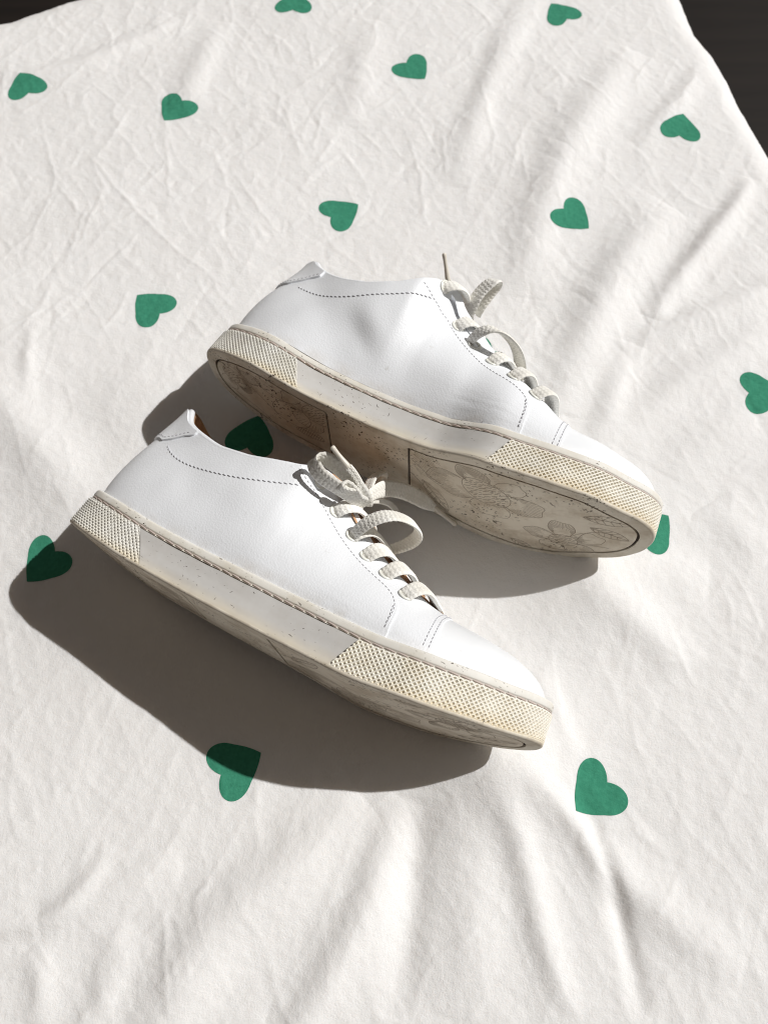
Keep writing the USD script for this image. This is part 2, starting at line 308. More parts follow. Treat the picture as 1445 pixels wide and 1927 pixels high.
Z += 0.50 * (meshkit.fbm(P3 * 110, 3, 12) - 0.5) + 0.26 * (meshkit.noise(P3 * 310, 21) - 0.5)
for line, hw, a in FOLDS:
    r = seg_field(spline(line, 24), hw * 3.2)
    if r is None: continue
    sl, d, T = r
    d = d * (1 + 0.25 * (meshkit.noise(P3[sl] * 30, 31) - 0.5))
    Z[sl] += 1.3 * a * np.exp(-(d / hw) ** 2) * np.clip(np.sin(np.pi * np.clip(T, 0, 1)), 0, 1) ** 0.6
def crease(line, w, a):
    r = seg_field(line, 12)
    if r is None: return
    sl, d, T = r
    Z[sl] += a * (np.exp(-(d / w) ** 2) + 0.35 * np.exp(-(d / (3 * w)) ** 2)) * np.clip(np.sin(np.pi * T), 0, 1) ** 0.5
for line in CREASES: crease(resample(line, 14) + rng.normal(0, 0.8, (14, 2)), 1.4, 0.36)
for k in range(620):
    far = rng.random() < 0.7
    c = np.array([rng.uniform(-330, 330), rng.uniform(300, 690)]) if far else np.array([rng.uniform(-250, 300), rng.uniform(-95, 330)])
    a0 = math.radians(rng.choice([62, 118, 95, 40]) + rng.normal(0, 14)); L_ = rng.uniform(14, 60); bend = rng.normal(0, 0.35)
    t = np.linspace(-0.5, 0.5, 7)
    line = c + np.stack([np.cos(a0 + bend * t) * t * L_, np.sin(a0 + bend * t) * t * L_], 1) + rng.normal(0, 0.5, (7, 2))
    crease(line, rng.uniform(1.1, 1.9), rng.choice([-1, 1], p=[0.35, 0.65]) * rng.uniform(0.10, 0.36) * (1.0 if far else 0.8))
# the shoes press the bedding down a little
for (cx, cy, L_, w, dp) in ((-45, 110, 300, 55, 4.0), (15, 225, 290, 55, 4.0)):
    a0 = math.radians(-28); dx, dy = GX - cx, GY - cy; u_ = dx * math.cos(a0) + dy * math.sin(a0); v_ = -dx * math.sin(a0) + dy * math.cos(a0)
    g = np.exp(-((u_ / (L_ * 0.5)) ** 4) - (v_ / w) ** 2)
    Z = Z * (1 - 0.8 * g) - dp * g * 0.5
for (cx, cy, r_, dz) in ((62, 38, 36, 14.0), (122, 140, 38, 11.0), (-155, 262, 40, 5.0), (-250, 128, 60, -9.0), (-148, 136, 34, 4.0), (-78, 246, 34, 5.0)):
    Z += dz * np.exp(-((GX - cx) ** 2 + (GY - cy) ** 2) / r_ ** 2)
# rolled edge of the duvet
pts = shapely.points(GX.ravel(), GY.ravel()); dist = shapely.distance(BED.exterior, pts).reshape(GX.shape)
inside = shapely.contains(BED, pts).reshape(GX.shape)
R = 34.0
drop = np.where(inside, np.where(dist < R, R - np.sqrt(np.maximum(R * R - (R - np.minimum(dist, R)) ** 2, 0)), 0), R + dist * 7.0)
Z = np.maximum(Z - drop, -495.0)
P = np.stack([GX, GY, Z], -1) / 1000
n_ = np.cross(np.gradient(P, axis=0) , np.gradient(P, axis=1)); NRM = unit(n_)
idx = np.arange(NX * NY).reshape(NX, NY)
quads = np.stack([idx[:-1, :-1], idx[1:, :-1], idx[1:, 1:], idx[:-1, 1:]], -1).reshape(-1, 4)
duvet = thing('duvet', 'rumpled white cotton bedspread printed with green hearts, under both sneakers', 'bedspread')
part('cover', (P.reshape(-1, 3), np.vstack([quads[:, [0, 1, 2]], quads[:, [0, 2, 3]]])), M_cloth, duvet, smooth=False, normals=NRM.reshape(-1, 3))

def heart_poly(x, y, th, S=24.275):
    """Two rounded arms at right angles that meet in a square point."""
    w, st, ln = 0.70, 0.66, 1.17
    e = np.linspace(0, 1, 12)[:, None]; ph = np.linspace(-np.pi / 2, np.pi / 2, 30)
    outer = np.c_[e * st, -0.035 * np.sin(np.pi * e) * 0.8]
    end = np.c_[st + (ln - st) * np.cos(ph) ** 0.92, w / 2 + w / 2 * np.sin(ph)]
    arm = np.vstack([outer, end, [[w, w]]])
    c = math.sqrt(0.5); A = arm @ np.array([[c, c], [-c, c]]) ; B = A * [-1, 1]
    q = np.vstack([A, B[::-1][1:-1]]) * S
    Rm = np.array([[math.cos(th), -math.sin(th)], [math.sin(th), math.cos(th)]])
    return Polygon(q @ Rm.T + [x, y]).buffer(0)
HEARTS = [(-297.0, 576.4, -2.703), (-173.4, 521.9, -0.555), (34.0, 568.4, 0.665), (145.4, 663.1, -2.647), (238.2, 528.3, 2.882), (151.0, 411.2, 0.825),
 (-18.8, 437.1, 2.136), (-174.4, 353.0, -2.305), (-81.4, 252.6, 2.886), (-217.6, 142.9, -0.676), (-67.8, 42.0, 2.073), (101.5, 11.7, -0.916),
 (266.3, 270.9, 1.597), (-75.1, 677.5, 3.044), (176.0, 182.1, 2.22), (195.4, -111.5, 0.35), (55.5, 290.5, -0.9)]
for h in HEARTS:
    poly = heart_poly(*h); x0, y0, x1, y1 = poly.bounds; shapely.prepare(poly)
    i0, i1 = np.searchsorted(gx, (x0, x1)); j0, j1 = np.searchsorted(gy, (y0, y1)); V, Nn, Fc, n = [], [], [], 0
    for i in range(i0 - 1, i1):
        for j in range(j0 - 1, j1):
            c4 = [(i, j), (i + 1, j), (i + 1, j + 1), (i, j + 1)]
            cell = box(gx[i], gy[j], gx[i + 1], gy[j + 1])
            if not poly.intersects(cell): continue
            whole = poly.contains(cell)
            for t3 in ((0, 1, 2), (0, 2, 3)):
                ids = [c4[k] for k in t3]; A3 = np.array([P[q] for q in ids]) * 1000; N3 = np.array([NRM[q] for q in ids])
                if whole: v = A3[:, :2]; f = np.array([[0, 1, 2]])
                else:
                    g = poly.intersection(Polygon(A3[:, :2]))
                    gs = [q for q in getattr(g, 'geoms', [g]) if q.geom_type == 'Polygon' and q.area > 1e-6]
                    if not gs: continue
                    v, f = cat_vf([tri2d(q) for q in gs]) if len(gs) > 1 else tri2d(gs[0])
                B = np.linalg.solve(np.vstack([A3[:, :2].T, np.ones(3)]), np.vstack([v.T, np.ones(len(v))])).T
                V.append(np.c_[v, B @ A3[:, 2]] + (B @ N3) * 0.16); Nn.append(B @ N3); Fc.append(f + n); n += len(v)
    V = np.vstack(V) / 1000; Nn = unit(np.vstack(Nn)); Fc = np.vstack(Fc)
    c = np.cross(V[Fc[:, 1]] - V[Fc[:, 0]], V[Fc[:, 2]] - V[Fc[:, 0]])[:, 2] < 0; Fc[c] = Fc[c][:, ::-1]
    part('heart_print', (V, Fc), M_heart, duvet, smooth=False, normals=Nn)

# ------------------------------------------------------------------ sneakers
LEN = 279.0
xs_k = np.array([0, 15, 45, 80, 115, 150, 185, 210, 235, 260, LEN])
W_med = np.array([29.2, 33.3, 28.3, 27.1, 30.45, 42.9, 43.2, 40.75, 34.85]); W_lat = np.array([28.5, 33.0, 37.0, 41.7, 44.9, 49.4, 51.85, 47.0, 39.5])
rz_x = np.array([0, 25, 60, 120, 180, 215, 250, LEN])
tp = PchipInterpolator([0, 90, 180, LEN], [26.6, 23.9, 23.8, 29.0])
def cap_(x, a=34, b=52, p=2.25):
    e = np.ones_like(x); k = x < a; e[k] = np.maximum(1 - (1 - x[k] / a) ** p, 0) ** (1 / p)
    k = x > LEN - b; e[k] = np.maximum(1 - (1 - (LEN - x[k]) / b) ** p, 0) ** (1 / p); return e
XG = LEN / 2 * (1 - np.cos(np.linspace(0, np.pi, 400)))
def side_y(w, sgn):
    s = np.clip((XG - 190) / (LEN - 190), 0, 1); w = np.r_[w[0], w, w[-1]]
    return -2.27 * s * s * (3 - 2 * s) * 1.0, sgn * PchipInterpolator(xs_k, w)(XG) * cap_(XG)

def pose(t, yaw, roll, pit):
    ex = np.array([math.cos(yaw), math.sin(yaw), 0]); up = np.array([0, 0, 1.0]); ez = np.cross(up, ex)
    c, s = math.cos(roll), math.sin(roll); Rx = np.array([[1, 0, 0], [0, c, -s], [0, s, c]])
    c, s = math.cos(pit), math.sin(pit); Rz = np.array([[c, -s, 0], [s, c, 0], [0, 0, 1]])
    return np.stack([ex, up, ez], 1) @ Rz @ Rx, np.array(t)

# upper edge of each side: station on the sole, then x, y, z (mm)
T_LAT = np.array([(0, 16.5, 0, 100.5), (8, 20, 6, 98), (22, 28.5, 13.5, 88.8), (40, 43.5, 21, 82.8), (58, 61, 27, 79.3), (74, 75, 30.5, 79.8), (94, 94, 33, 83.6), (106, 106, 32.5, 87.5), (114, 114, 29.5, 92.0),
 (119, 119, 25, 94.5), (125, 125, 20.5, 94), (133, 133, 17, 89.5), (144, 144, 14.5, 82), (158, 158, 13, 72.5), (170, 170, 12.5, 66.5), (190, 190, 11, 59.3), (203, 203, 7, 56), (212, 211, 3, 55.6), (222, 218, .5, 55.8), (235, 225, 0, 55.8), (252, 232, 0, 55.6), (279, 240, 0, 54.5)], float)
T_MED = np.array([(0, 17, 0, 100.5), (8, 23, 6.5, 99.5), (22, 31.5, 14.5, 91.5), (40, 45, 22.5, 83.8), (55, 59.5, 30, 79.7), (68, 69.5, 34, 79.1), (87, 87.5, 38, 83.9), (100, 100, 38.5, 92.6), (109, 109, 32.5, 102.7), (114, 114, 26, 108.5),
 (119, 119, 20, 109.5), (127, 127, 16.5, 102.5), (141, 141, 14, 93.5), (156, 156, 13, 83.5), (171, 171, 12, 76), (189, 189, 10.5, 66.5), (198, 198, 8, 62.5), (212, 211, 3, 56.8), (222, 218, .5, 55.9), (235, 225, 0, 55.8), (252, 232, 0, 55.6), (279, 240, 0, 54.5)], float)

T_FAR = T_MED.copy(); T_FAR[:4] = [(0, 16.5, 0, 100.5), (8, 17.5, 11, 101.5), (22, 25, 18.5, 97), (40, 40, 25, 89)]
class Side:
    """One side of the upper as a surface S(u, v): u runs from the back of the heel to the toe, v from the sole to the top edge. sg = +1 for the side that faces up."""
    def __init__(s, w, tab, rz, sg, bulge, dent=False):
        s.sg, s.dent, s.bulge = sg, dent, bulge
        c, y = side_y(w, 1); rr = PchipInterpolator(rz_x, rz)(XG)
        base = np.stack([LEN / 2 + (XG - LEN / 2) * (1 - 6.5 / LEN * 2), c * sg + y * (1 - 5.0 / 50), tp(XG) + rr * .6 - 0.8], 1)
        a = np.r_[0, np.cumsum(np.linalg.norm(np.diff(base, axis=0), axis=1))]; s.len = a[-1]; s.u = a / a[-1]; s.base = base
        s.u_of_x = lambda x: np.interp(x, XG, s.u)
        tu = s.u_of_x(tab[:, 0]); s.T = PchipInterpolator(tu, tab[:, 1:]); s.B = PchipInterpolator(s.u[::4], base[::4])
    def raw(s, u, v):
        u = np.asarray(u, float); v = np.asarray(v, float)[..., None]; B, T = s.B(u), s.T(u)
        d = np.clip((B[..., 0] - 112) / 85, 0, 1); d = (d * d * (3 - 2 * d))[..., None]
        hz = (T - B)[..., 2:3]
        # heel and toe lean: the profile first rises, then leans over
        he = np.exp(-(B[..., 0:1] / 26.0) ** 2) * np.clip(1 - np.abs(B[..., 1:2]) / 34, 0, 1)
        bul = s.bulge * np.exp(-((B[..., 0:1] - 148) / 46.0) ** 2) + 1.0
        out = np.concatenate([np.zeros_like(hz), np.ones_like(hz), np.zeros_like(hz)], -1)
        P1 = B + out * bul + np.concatenate([-2.0 * he, 0 * hz, hz * ((0.46 if s.dent else 0.36) + 0.10 * d)], -1)
        side = T + np.concatenate([(B - T)[..., 0:1] * 0.35, 2.6 + 0 * hz, -hz * 0.38], -1)
        dome = T + np.concatenate([(B - T)[..., 0:1] * 0.50, (B - T)[..., 1:2] * 0.55, -0.02 * hz], -1)
        P2 = side * (1 - d) + dome * d
        S = (1 - v) ** 3 * B + 3 * (1 - v) ** 2 * v * P1 + 3 * (1 - v) * v * v * P2 + v ** 3 * T
        if s.dent:
            q = (S[..., 0] - 86) * 0.62 + (S[..., 2] - 47) * 0.78; al = (S[..., 0] - 86) * 0.78 - (S[..., 2] - 47) * 0.62
            S[..., 1] += (-0.55 * np.exp(-(q / 5.5) ** 2) + 1.4 * np.exp(-((q - 9) / 8) ** 2)) * np.exp(-(al / 15) ** 2)
        # soft creases where the vamp flexes, just above the welt
        w_ = np.exp(-((S[..., 0] - 165) / 22) ** 2) * np.exp(-((v[..., 0] - 0.1) / 0.12) ** 2)
        S[..., 1] += 0.22 * w_ * np.sin(S[..., 2] * 1.5 + S[..., 0] * 0.10 + 5 * meshkit.noise(S / 9.0, 77)) * (1.5 if s.dent else 0.35)
        n1 = meshkit.noise(S / 16.0, 41 + int(s.sg)); S[..., 1] += 1.0 * (n1 - 0.5) * np.clip(v[..., 0] * 6, 0, 1) * np.clip((1 - v[..., 0]) * 6, 0, 1)
        return S
    def normal(s, u, v):
        e = 2e-3; du = s.raw(np.clip(u + e, 0, 1), v) - s.raw(np.clip(u - e, 0, 1), v)
        dv = s.raw(u, np.clip(v + e, 0, 1)) - s.raw(u, np.clip(v - e, 0, 1))
        n = unit(np.cross(dv, du)); c = s.raw(u, v) - np.array([140, 0, 42.0])
        n[(n * np.array([0, 1, 0.35])).sum(-1) < -0.3] *= -1
        return n
    def pt(s, u, v, off=0.0):
        p = s.raw(u, v)
        if np.any(off): p = p + s.normal(u, v) * np.asarray(off)[..., None]
        return p * [1, s.sg, 1]
    def inverse(s):
        uu, vv = np.meshgrid(np.linspace(0.02, 0.97, 160), np.linspace(0, 1, 60), indexing='ij'); q = s.raw(uu.ravel(), vv.ravel())
        f = LinearNDInterpolator(q[:, [0, 2]], np.stack([uu.ravel(), vv.ravel()], 1))
        return lambda xz: f(np.asarray(xz, float))
    def panel(s, poly_uv, off, thick, step=1.7):
        """A piece of leather cut to an outline on the surface, raised by off, with a cut edge of the given thickness."""
        sc = np.array([s.len, 75.0]); pl = Polygon(np.clip(np.asarray(poly_uv), 0, 1) * sc).buffer(0)
        if pl.geom_type != 'Polygon': pl = max(pl.geoms, key=lambda g: g.area)
        v, f = clip_grid(pl, step); uv = v / sc; of = np.full(len(uv), off) if np.isscalar(off) else off(uv)
        top = s.pt(uv[:, 0], uv[:, 1], of)
        ring = resample(np.asarray(pl.exterior.coords), step=step); ru = ring / sc; ro = np.full(len(ru), off) if np.isscalar(off) else off(ru)
        lo = [s.pt(ru[:, 0], ru[:, 1], ro - d) for d in (0.0, thick * 0.25, thick)]
        lo[1] = lo[1]; sk = np.stack(lo, 1).reshape(-1, 3)
        return orient([(top, f), (sk, grid_faces(len(ring), 3))], s.sg)
def orient(lst, sg):
    out = []
    for v, f in lst:
        c = np.cross(v[f[:, 1]] - v[f[:, 0]], v[f[:, 2]] - v[f[:, 0]]).sum(0)
        if c[1] * sg < 0: f = f[:, ::-1]
        out.append((v, f))
    return cat_vf(out)

def stitches(path, nrm, length, gap, r, lift=0.1, slant=0.0):
    """A row of thread stitches along a path lying on a surface."""
    path = np.asarray(path, float); d = np.r_[0, np.cumsum(np.linalg.norm(np.diff(path, axis=0), axis=1))]; out = []
    ip = lambda t: np.array([np.interp(t, d, path[:, k]) for k in range(3)]); inn = lambda t: unit(np.array([np.interp(t, d, nrm[:, k]) for k in range(3)]))
    t = gap * .5
    while t + length < d[-1]:
        n = inn(t + length / 2); a, b = ip(t), ip(t + length); side = np.cross(n, unit(b - a)) * slant
        q = np.linspace(0, 1, 5); pp = a + (b - a) * q[:, None] + n * (lift + r * 0.5 * (np.sin(np.pi * q) - 0.6))[:, None] + side * (q - .5)[:, None]
        out.append(tube(pp, r * np.array([.55, .95, 1, .95, .55]), 6)); t += length + gap
    return cat_vf(out)

def sneaker(label, ps, rz, lateral_up, hb, tb, stitch_line, eye, collar_st, tab_line, ds_line, extra):
    Rm, t = pose(*ps)
    Rr = Rm @ np.diag([1, -1, 1]); m4 = Gf.Matrix4d(*[*Rr[:, 0], 0, *Rr[:, 1], 0, *Rr[:, 2], 0, *t, 1])
    root = thing('sneaker', label, 'shoe', m4)
    rzf = PchipInterpolator(rz_x, rz)
    def add(name, vf, m, parent=root, **k):
        v, f = vf; v = np.asarray(v) * [1, -1, 1] / 1000
        return part(name, (v, np.asarray(f)[:, ::-1]), m, parent, **k)
    def to_local(w): return (np.asarray(w, float) / 1000 - t) @ Rm * 1000
    cm = -2.27 * 1.0
    wu, wd = (W_lat, W_med) if lateral_up else (W_med, W_lat)
    s_ = np.clip((XG - 190) / (LEN - 190), 0, 1); cc = (-2.27 if not lateral_up else 2.27) * s_ * s_ * (3 - 2 * s_)
    yu = cc + side_y(wu, 1)[1]; yd = cc - side_y(wd, 1)[1]
    # ---- sole: closed outline from the heel round the upper side to the toe and back
    loop = np.vstack([np.c_[XG, yu], np.c_[XG, yd][::-1][1:-1]])
    loop = resample(np.vstack([loop, loop[:1]]), step=0.45)[:-1]; NL = len(loop); tg = unit(np.roll(loop, -1, 0) - np.roll(loop, 1, 0)); nl = np.stack([-tg[:, 1], tg[:, 0]], 1)
    s_arc = np.arange(NL) * 0.45; s_toe = int(np.argmax(loop[:, 0]))
    for _ in range(6): nl = unit(nl + np.roll(nl, 1, 0) + np.roll(nl, -1, 0))
    def wall(sidx, tt, d):
        """Point of the side wall: position along the outline (fractional index), height share 0..24, outward offset."""
        i = np.asarray(sidx) % NL; k = np.floor(i).astype(int); fr = (i - k)[..., None]; k2 = (k + 1) % NL
        p = loop[k] * (1 - fr) + loop[k2] * fr; n = nl[k] * (1 - fr) + nl[k2] * fr
        p = p + n * (d - 2.2 * np.asarray(tt) / 24)[..., None]
        r_ = rzf(np.clip(p[..., 0], 0, LEN)); h_ = tp(np.clip(p[..., 0], 0, LEN)) + .6 * r_ - r_
        return np.concatenate([p, (r_ + h_ * tt / 24)[..., None]], -1)
    def at(x, side):  # outline index at a station
        if side > 0: return np.interp(x, loop[:s_toe, 0], np.arange(s_toe))
        return NL - np.interp(x, loop[s_toe:, 0][::-1], np.arange(NL - s_toe))
    def strip(i0, i1, tt, dfun, ds=0.45):
        """Wall between two slanted ends; i0 and i1 give the outline index for each height."""
        n = max(3, int(abs(np.mean(i1(tt) - i0(tt))) * 0.45 / ds)); q = np.linspace(0, 1, n)
        I = i0(tt)[None] * (1 - q[:, None]) + i1(tt)[None] * q[:, None]; Tt = np.broadcast_to(tt, I.shape)
        return wall(I, Tt, dfun(I * 0.45, Tt, q[:, None])).reshape(-1, 3), grid_faces(n, len(tt))
    sl = lambda b, tp_, side: (lambda tt: at(b + (tp_ - b) * (tt - 1.5) / 17.0, side))
    hb_u, hb_d = sl(*hb, 1), sl(*hb, -1); tb_u, tb_d = sl(*tb, 1), sl(*tb, -1)
    edge = lambda Tt: np.clip(np.minimum(Tt - 1.5, 18.3 - Tt) / 0.8, 0, 1)
    pit = 2.75
    def lattice(I, Tt, q):
        a = np.abs(((I + Tt * 1.05) / pit) % 1 - .5) * 2; b = np.abs(((I - Tt * 1.05) / pit) % 1 - .5) * 2
        hole = np.clip((np.minimum(1 - a, 1 - b) - 0.36) / 0.26, 0, 1); n = meshkit.noise(np.stack([I / 9, Tt / 9, 0 * I], -1), 7)
        return 0.55 * (0.5 + 0.5 * edge(Tt)) - 1.15 * hole * edge(Tt) * (0.75 + 0.5 * n)
    def studs(I, Tt, q):
        a = np.abs(((I + Tt * 1.05) / 2.7) % 1 - .5) * 2; b = np.abs(((I - Tt * 1.05) / 2.7) % 1 - .5) * 2
        e = edge(Tt) * np.clip(np.minimum(q, 1 - q) / 0.006, 0, 1)
        return -0.45 + 1.4 * np.clip(1.12 - np.maximum(a, b) * 1.2, 0, 1) ** 0.9 * e + 0.3 * (1 - e)
    tt = np.linspace(1.5, 18.3, 54)
    add('heel_bumper', strip(lambda t_: hb_d(t_) - NL, hb_u, tt, studs, 0.33), M_heel, label='studded heel band of the sole')
    add('toe_bumper', strip(tb_u, tb_d, tt, lattice, 0.33), M_toer, label='yellowed dimpled toe band of the sole')
    def plainw(I, Tt, q):
        n = meshkit.fbm(np.stack([I / 22, Tt / 7, 0 * I], -1), 3, 17) - .5
        return -0.25 + 0.75 * np.exp(-((Tt - 1.6) / 1.6) ** 2) - 0.7 * np.exp(-((Tt - 10) / 7) ** 2) + 0.55 * n
    t2 = np.linspace(1.5, 18.3, 18)
    add('midsole_side', strip(hb_u, tb_u, t2, plainw, 1.0), M_wall); add('midsole_side', strip(tb_d, hb_d, t2, plainw, 1.0), M_wall)
    prof = [(0.0, 18.3), (-0.75, 18.45), (-1.0, 18.9), (-0.95, 19.5), (-0.3, 19.9), (0.05, 20.5), (0.05, 23.0), (-0.35, 23.9), (-1.2, 24.3), (-2.6, 24.2), (-4.6, 23.6)]
    q = np.arange(0, NL, 2.0); I = np.broadcast_to(q[:, None], (len(q), len(prof))); pt_ = np.array([p[1] for p in prof]); pd = np.array([p[0] for p in prof])
    wob = 0.35 * (meshkit.fbm(np.stack([I * .45 / 15, 0 * I, 0 * I], -1), 3, 5) - .5)
    w_ = wall(I, np.broadcast_to(pt_, I.shape), np.broadcast_to(pd, I.shape) + wob); w_ = np.vstack([w_, w_[:1]])
    add('welt', (w_.reshape(-1, 3), grid_faces(len(w_), len(prof))), M_welt, smooth=60)
    g = np.arange(0, NL, 1.0); gp = wall(g, np.full(NL, 19.15), np.full(NL, -0.55)); gn = np.c_[nl, np.zeros(NL)]
    add('sole_stitching', stitches(gp, gn, 5.4, 0.75, 0.42, 0.15, 0.35), M_sthread)
    ep = [(-0.9, 0.0), (-0.35, 0.12), (0.15, 0.5), (0.45, 1.1), (0.4, 1.55), (0.0, 1.6)]
    I = np.broadcast_to(q[:, None], (len(q), len(ep))); wob = 0.5 * (meshkit.fbm(np.stack([I * .45 / 10, 0 * I, 0 * I], -1), 3, 6) - .5)
    e_ = wall(I, np.broadcast_to([p[1] for p in ep], I.shape), np.broadcast_to([p[0] for p in ep], I.shape) + wob); e_ = np.vstack([e_, e_[:1]])
    nick = []
    rs = np.random.default_rng(3 if lateral_up else 4)
    for k in range(34):
        side = 1 if k % 3 else -1
        lo_, hi_ = at(75.0, side), at(165.0, side); w_lt = k < 20
        i_ = lo_ + (hi_ - lo_) * rs.random() if w_lt else rs.random() * NL
        t_ = rs.uniform(3.5, 17) if w_lt else rs.choice([1.2, 1.5, 23.6, 24.0])
        ln = rs.uniform(0.4, 1.9) ** 1.6 * (0.6 if not w_lt else 1); an = rs.normal(1.1, 0.6) if w_lt else rs.normal(0, .3); q_ = np.linspace(-.5, .5, 5); bd = rs.normal(0, .5)
        ii = i_ + (np.cos(an + bd * q_) * q_ * ln) / 0.45; tv = np.clip(t_ + np.sin(an + bd * q_) * q_ * ln, 0.4, 24.2)
        nick.append(tube(wall(ii, tv, (plainw(ii * .45, tv, 0) if w_lt else np.full(5, .35)) - 0.02), rs.uniform(.06, .18) * np.array([.3, .9, 1, .8, .3]), 5))
    add('scuff_marks', cat_vf(nick), M_groove, kind='stuff')
    # ---- outsole with two recessed tread panels and their engraving
    O = Polygon(loop).buffer(-0.9); inner = O.buffer(-6.0)
    heel = inner.intersection(Polygon([(-5, -80), (87.5, -80), (91, 80), (-5, 80)])).buffer(-2).buffer(2)
    fore = inner.intersection(Polygon([(141.5, -80), (300, -80), (300, 80), (139.5, 80)])).buffer(-1.2).buffer(1.2)
    def sheet(poly, dz, step=3.0):
        L_ = []
        for gg in getattr(poly, 'geoms', [poly]):
            if gg.area < 0.02: continue
            v, f = clip_grid(gg, step); L_.append((np.c_[v, rzf(v[:, 0]) + dz], f))
        return cat_vf(L_)
    def lipped(poly, z0, z1):
        out = []
        for rg in [poly.exterior, *poly.interiors]:
            p = resample(np.asarray(rg.coords), step=1.5); r_ = rzf(p[:, 0]); out.append((np.stack([np.c_[p, r_ + z0], np.c_[p, r_ + z1]], 1).reshape(-1, 3), grid_faces(len(p), 2)))
        return out
    rim = O.difference(unary_union([heel, fore]))
    add('outsole', cat_vf([sheet(rim, 0.0), (e_.reshape(-1, 3), grid_faces(len(e_), len(ep)))] + lipped(heel, 0, 1.3) + lipped(fore, 0, 1.3)), M_sole, smooth=35)
    lines = []; S_ = 1 if not lateral_up else -1
    hatch = np.random.default_rng(5)
    def curve(p, w=0.2): lines.append(LineString(spline(p, 40) * [1, S_]).buffer(w, cap_style=2))
    def petal(p, ang_, gap, frac=1.0, w=0.13):
        pl = Polygon(spline(list(p) + [p[0]], 60)); lines.append(shapely.affinity.scale(pl, 1, S_, origin=(0, 0)).exterior.buffer(0.17))
        c = pl.centroid; d = np.array([math.cos(ang_), math.sin(ang_)]); n = np.array([-d[1], d[0]])
        for k in np.arange(-40, 40, gap):
            o = np.array([c.x, c.y]) + n * k; l_ = LineString([o - d * 60, o + d * 60]).intersection(pl)
            for g2 in getattr(l_, 'geoms', [l_]):
                if g2.length > 1.5:
                    cs = np.array(g2.coords)[[0, -1]]; cs[1] = cs[0] + (cs[1] - cs[0]) * min(1, frac * hatch.uniform(.8, 1.1)); lines.append(LineString(cs * [1, S_]).buffer(w, cap_style=2))
    def dots(c, rx, ry, n, ang_):
        th = np.linspace(0, 2 * np.pi, 40); ca_, sa_ = math.cos(ang_), math.sin(ang_); e = np.c_[np.cos(th) * rx, np.sin(th) * ry] @ np.array([[ca_, sa_], [-sa_, ca_]]) + c
        lines.append(LineString(e * [1, S_]).buffer(0.2))
        for k in range(n):
            a_ = k * 2.39996; r_ = math.sqrt((k + .5) / n) * .9; o = np.array([math.cos(a_) * r_ * rx, math.sin(a_) * r_ * ry]) @ np.array([[ca_, sa_], [-sa_, ca_]]) + c
            d = np.array([0.75, 0.45 * hatch.uniform(.4, 1.5)]); lines.append(LineString([(o - d) * [1, S_], (o + d) * [1, S_]]).buffer(0.24))
    def flower(c, rx, ry, n, tilt, outer, petals):
        dots(c, rx, ry, n, tilt); c = np.array(c, float)
        for (a0, a1, rr, kind) in petals:
            th = np.linspace(a0, a1, 30); f = (th - a0) / (a1 - a0); ph = hatch.uniform(0, 6)
            r_ = 1 + (rr * outer / rx - 1) * np.sin(np.pi * f) ** 0.42 * (1 + .05 * np.sin(f * 17 + ph) + .06 * np.sin(f * 7 + ph))
            e = c + np.c_[np.cos(th) * rx * r_, np.sin(th) * ry * r_ * 1.05]; lines.append(LineString(e * [1, S_]).buffer(0.17))
            for k in range(1, 29):
                p0 = c + (e[k] - c) * (1.06 / r_[k] if kind == 0 else hatch.uniform(.62, .75)); p1 = c + (e[k] - c) * (hatch.uniform(.45, .7) if kind == 0 else .97)
                if np.linalg.norm(p1 - p0) > 1.5 and (kind == 2 or k % 2): lines.append(LineString(np.array([p0, p1]) * [1, S_]).buffer(0.11))
    flower((188, 9), 15, 11.5, 75, -0.45, 34, [(2.7, 4.25, 1.05, 2), (4.3, 5.5, .95, 0), (5.55, 6.7, 1.0, 1), (.45, 1.35, .85, 0), (1.5, 2.6, .85, 2)])
    flower((236, -21), 8, 7, 36, 0, 22, [(.1, 1.2, 1.1, 0), (1.25, 2.3, 1.15, 2), (2.4, 3.5, 1.0, 1), (3.6, 4.8, .8, 0), (4.9, 6.2, 1.0, 1)])
    def leaf(p, q_, wd):
        p, q_ = np.array(p, float), np.array(q_, float); d = q_ - p; n = np.array([-d[1], d[0]]); n = n / np.linalg.norm(n); f = np.linspace(0, 1, 20)
        for sg in (-1, 1):
            e = p + f[:, None] * d + (sg * wd * np.sin(np.pi * f) ** .8)[:, None] * n; lines.append(LineString(e * [1, S_]).buffer(0.17))
            for k in range(3, 18, 3): lines.append(LineString(np.array([p + (f[k] - .1) * d, e[k] * .9 + (p + f[k] * d) * .1]) * [1, S_]).buffer(0.15))
        lines.append(LineString(np.array([p, q_]) * [1, S_]).buffer(0.2))
    leaf((240, 14), (266, 16), 5.0); leaf((246, 3), (268, -4), 4.5); leaf((150, -8), (168, -34), 5.0); leaf((208, -38), (222, -44), 3.5)
    curve([(141, 12), (150, 4), (156, -1), (163, -3)]); curve([(243, -16), (249, -2), (259, 0)]); curve([(244, -23), (252, -20), (261, -19)]); curve([(142, -5), (150, -14), (160, -28), (168, -36)])
    curve([(226, -32), (232, -36), (240, -34)])
    for k in range(16): curve([(143 + hatch.uniform(0, 3), 28 - 1.7 * k), (150, 26 - 1.8 * k), (157 + hatch.uniform(-2, 4), 23 - 1.6 * k)], 0.12)
    flower((20, 6), 6, 7, 22, 0.3, 15, [(5.2, 6.6, 1.0, 2), (3.6, 5.0, 1.0, 0), (.5, 1.6, 1.0, 1)]); flower((83, 11), 11, 9, 46, 0.2, 26, [(2.2, 3.4, 1.0, 0), (3.5, 4.9, 1.0, 1), (1.3, 2.1, .8, 2)])
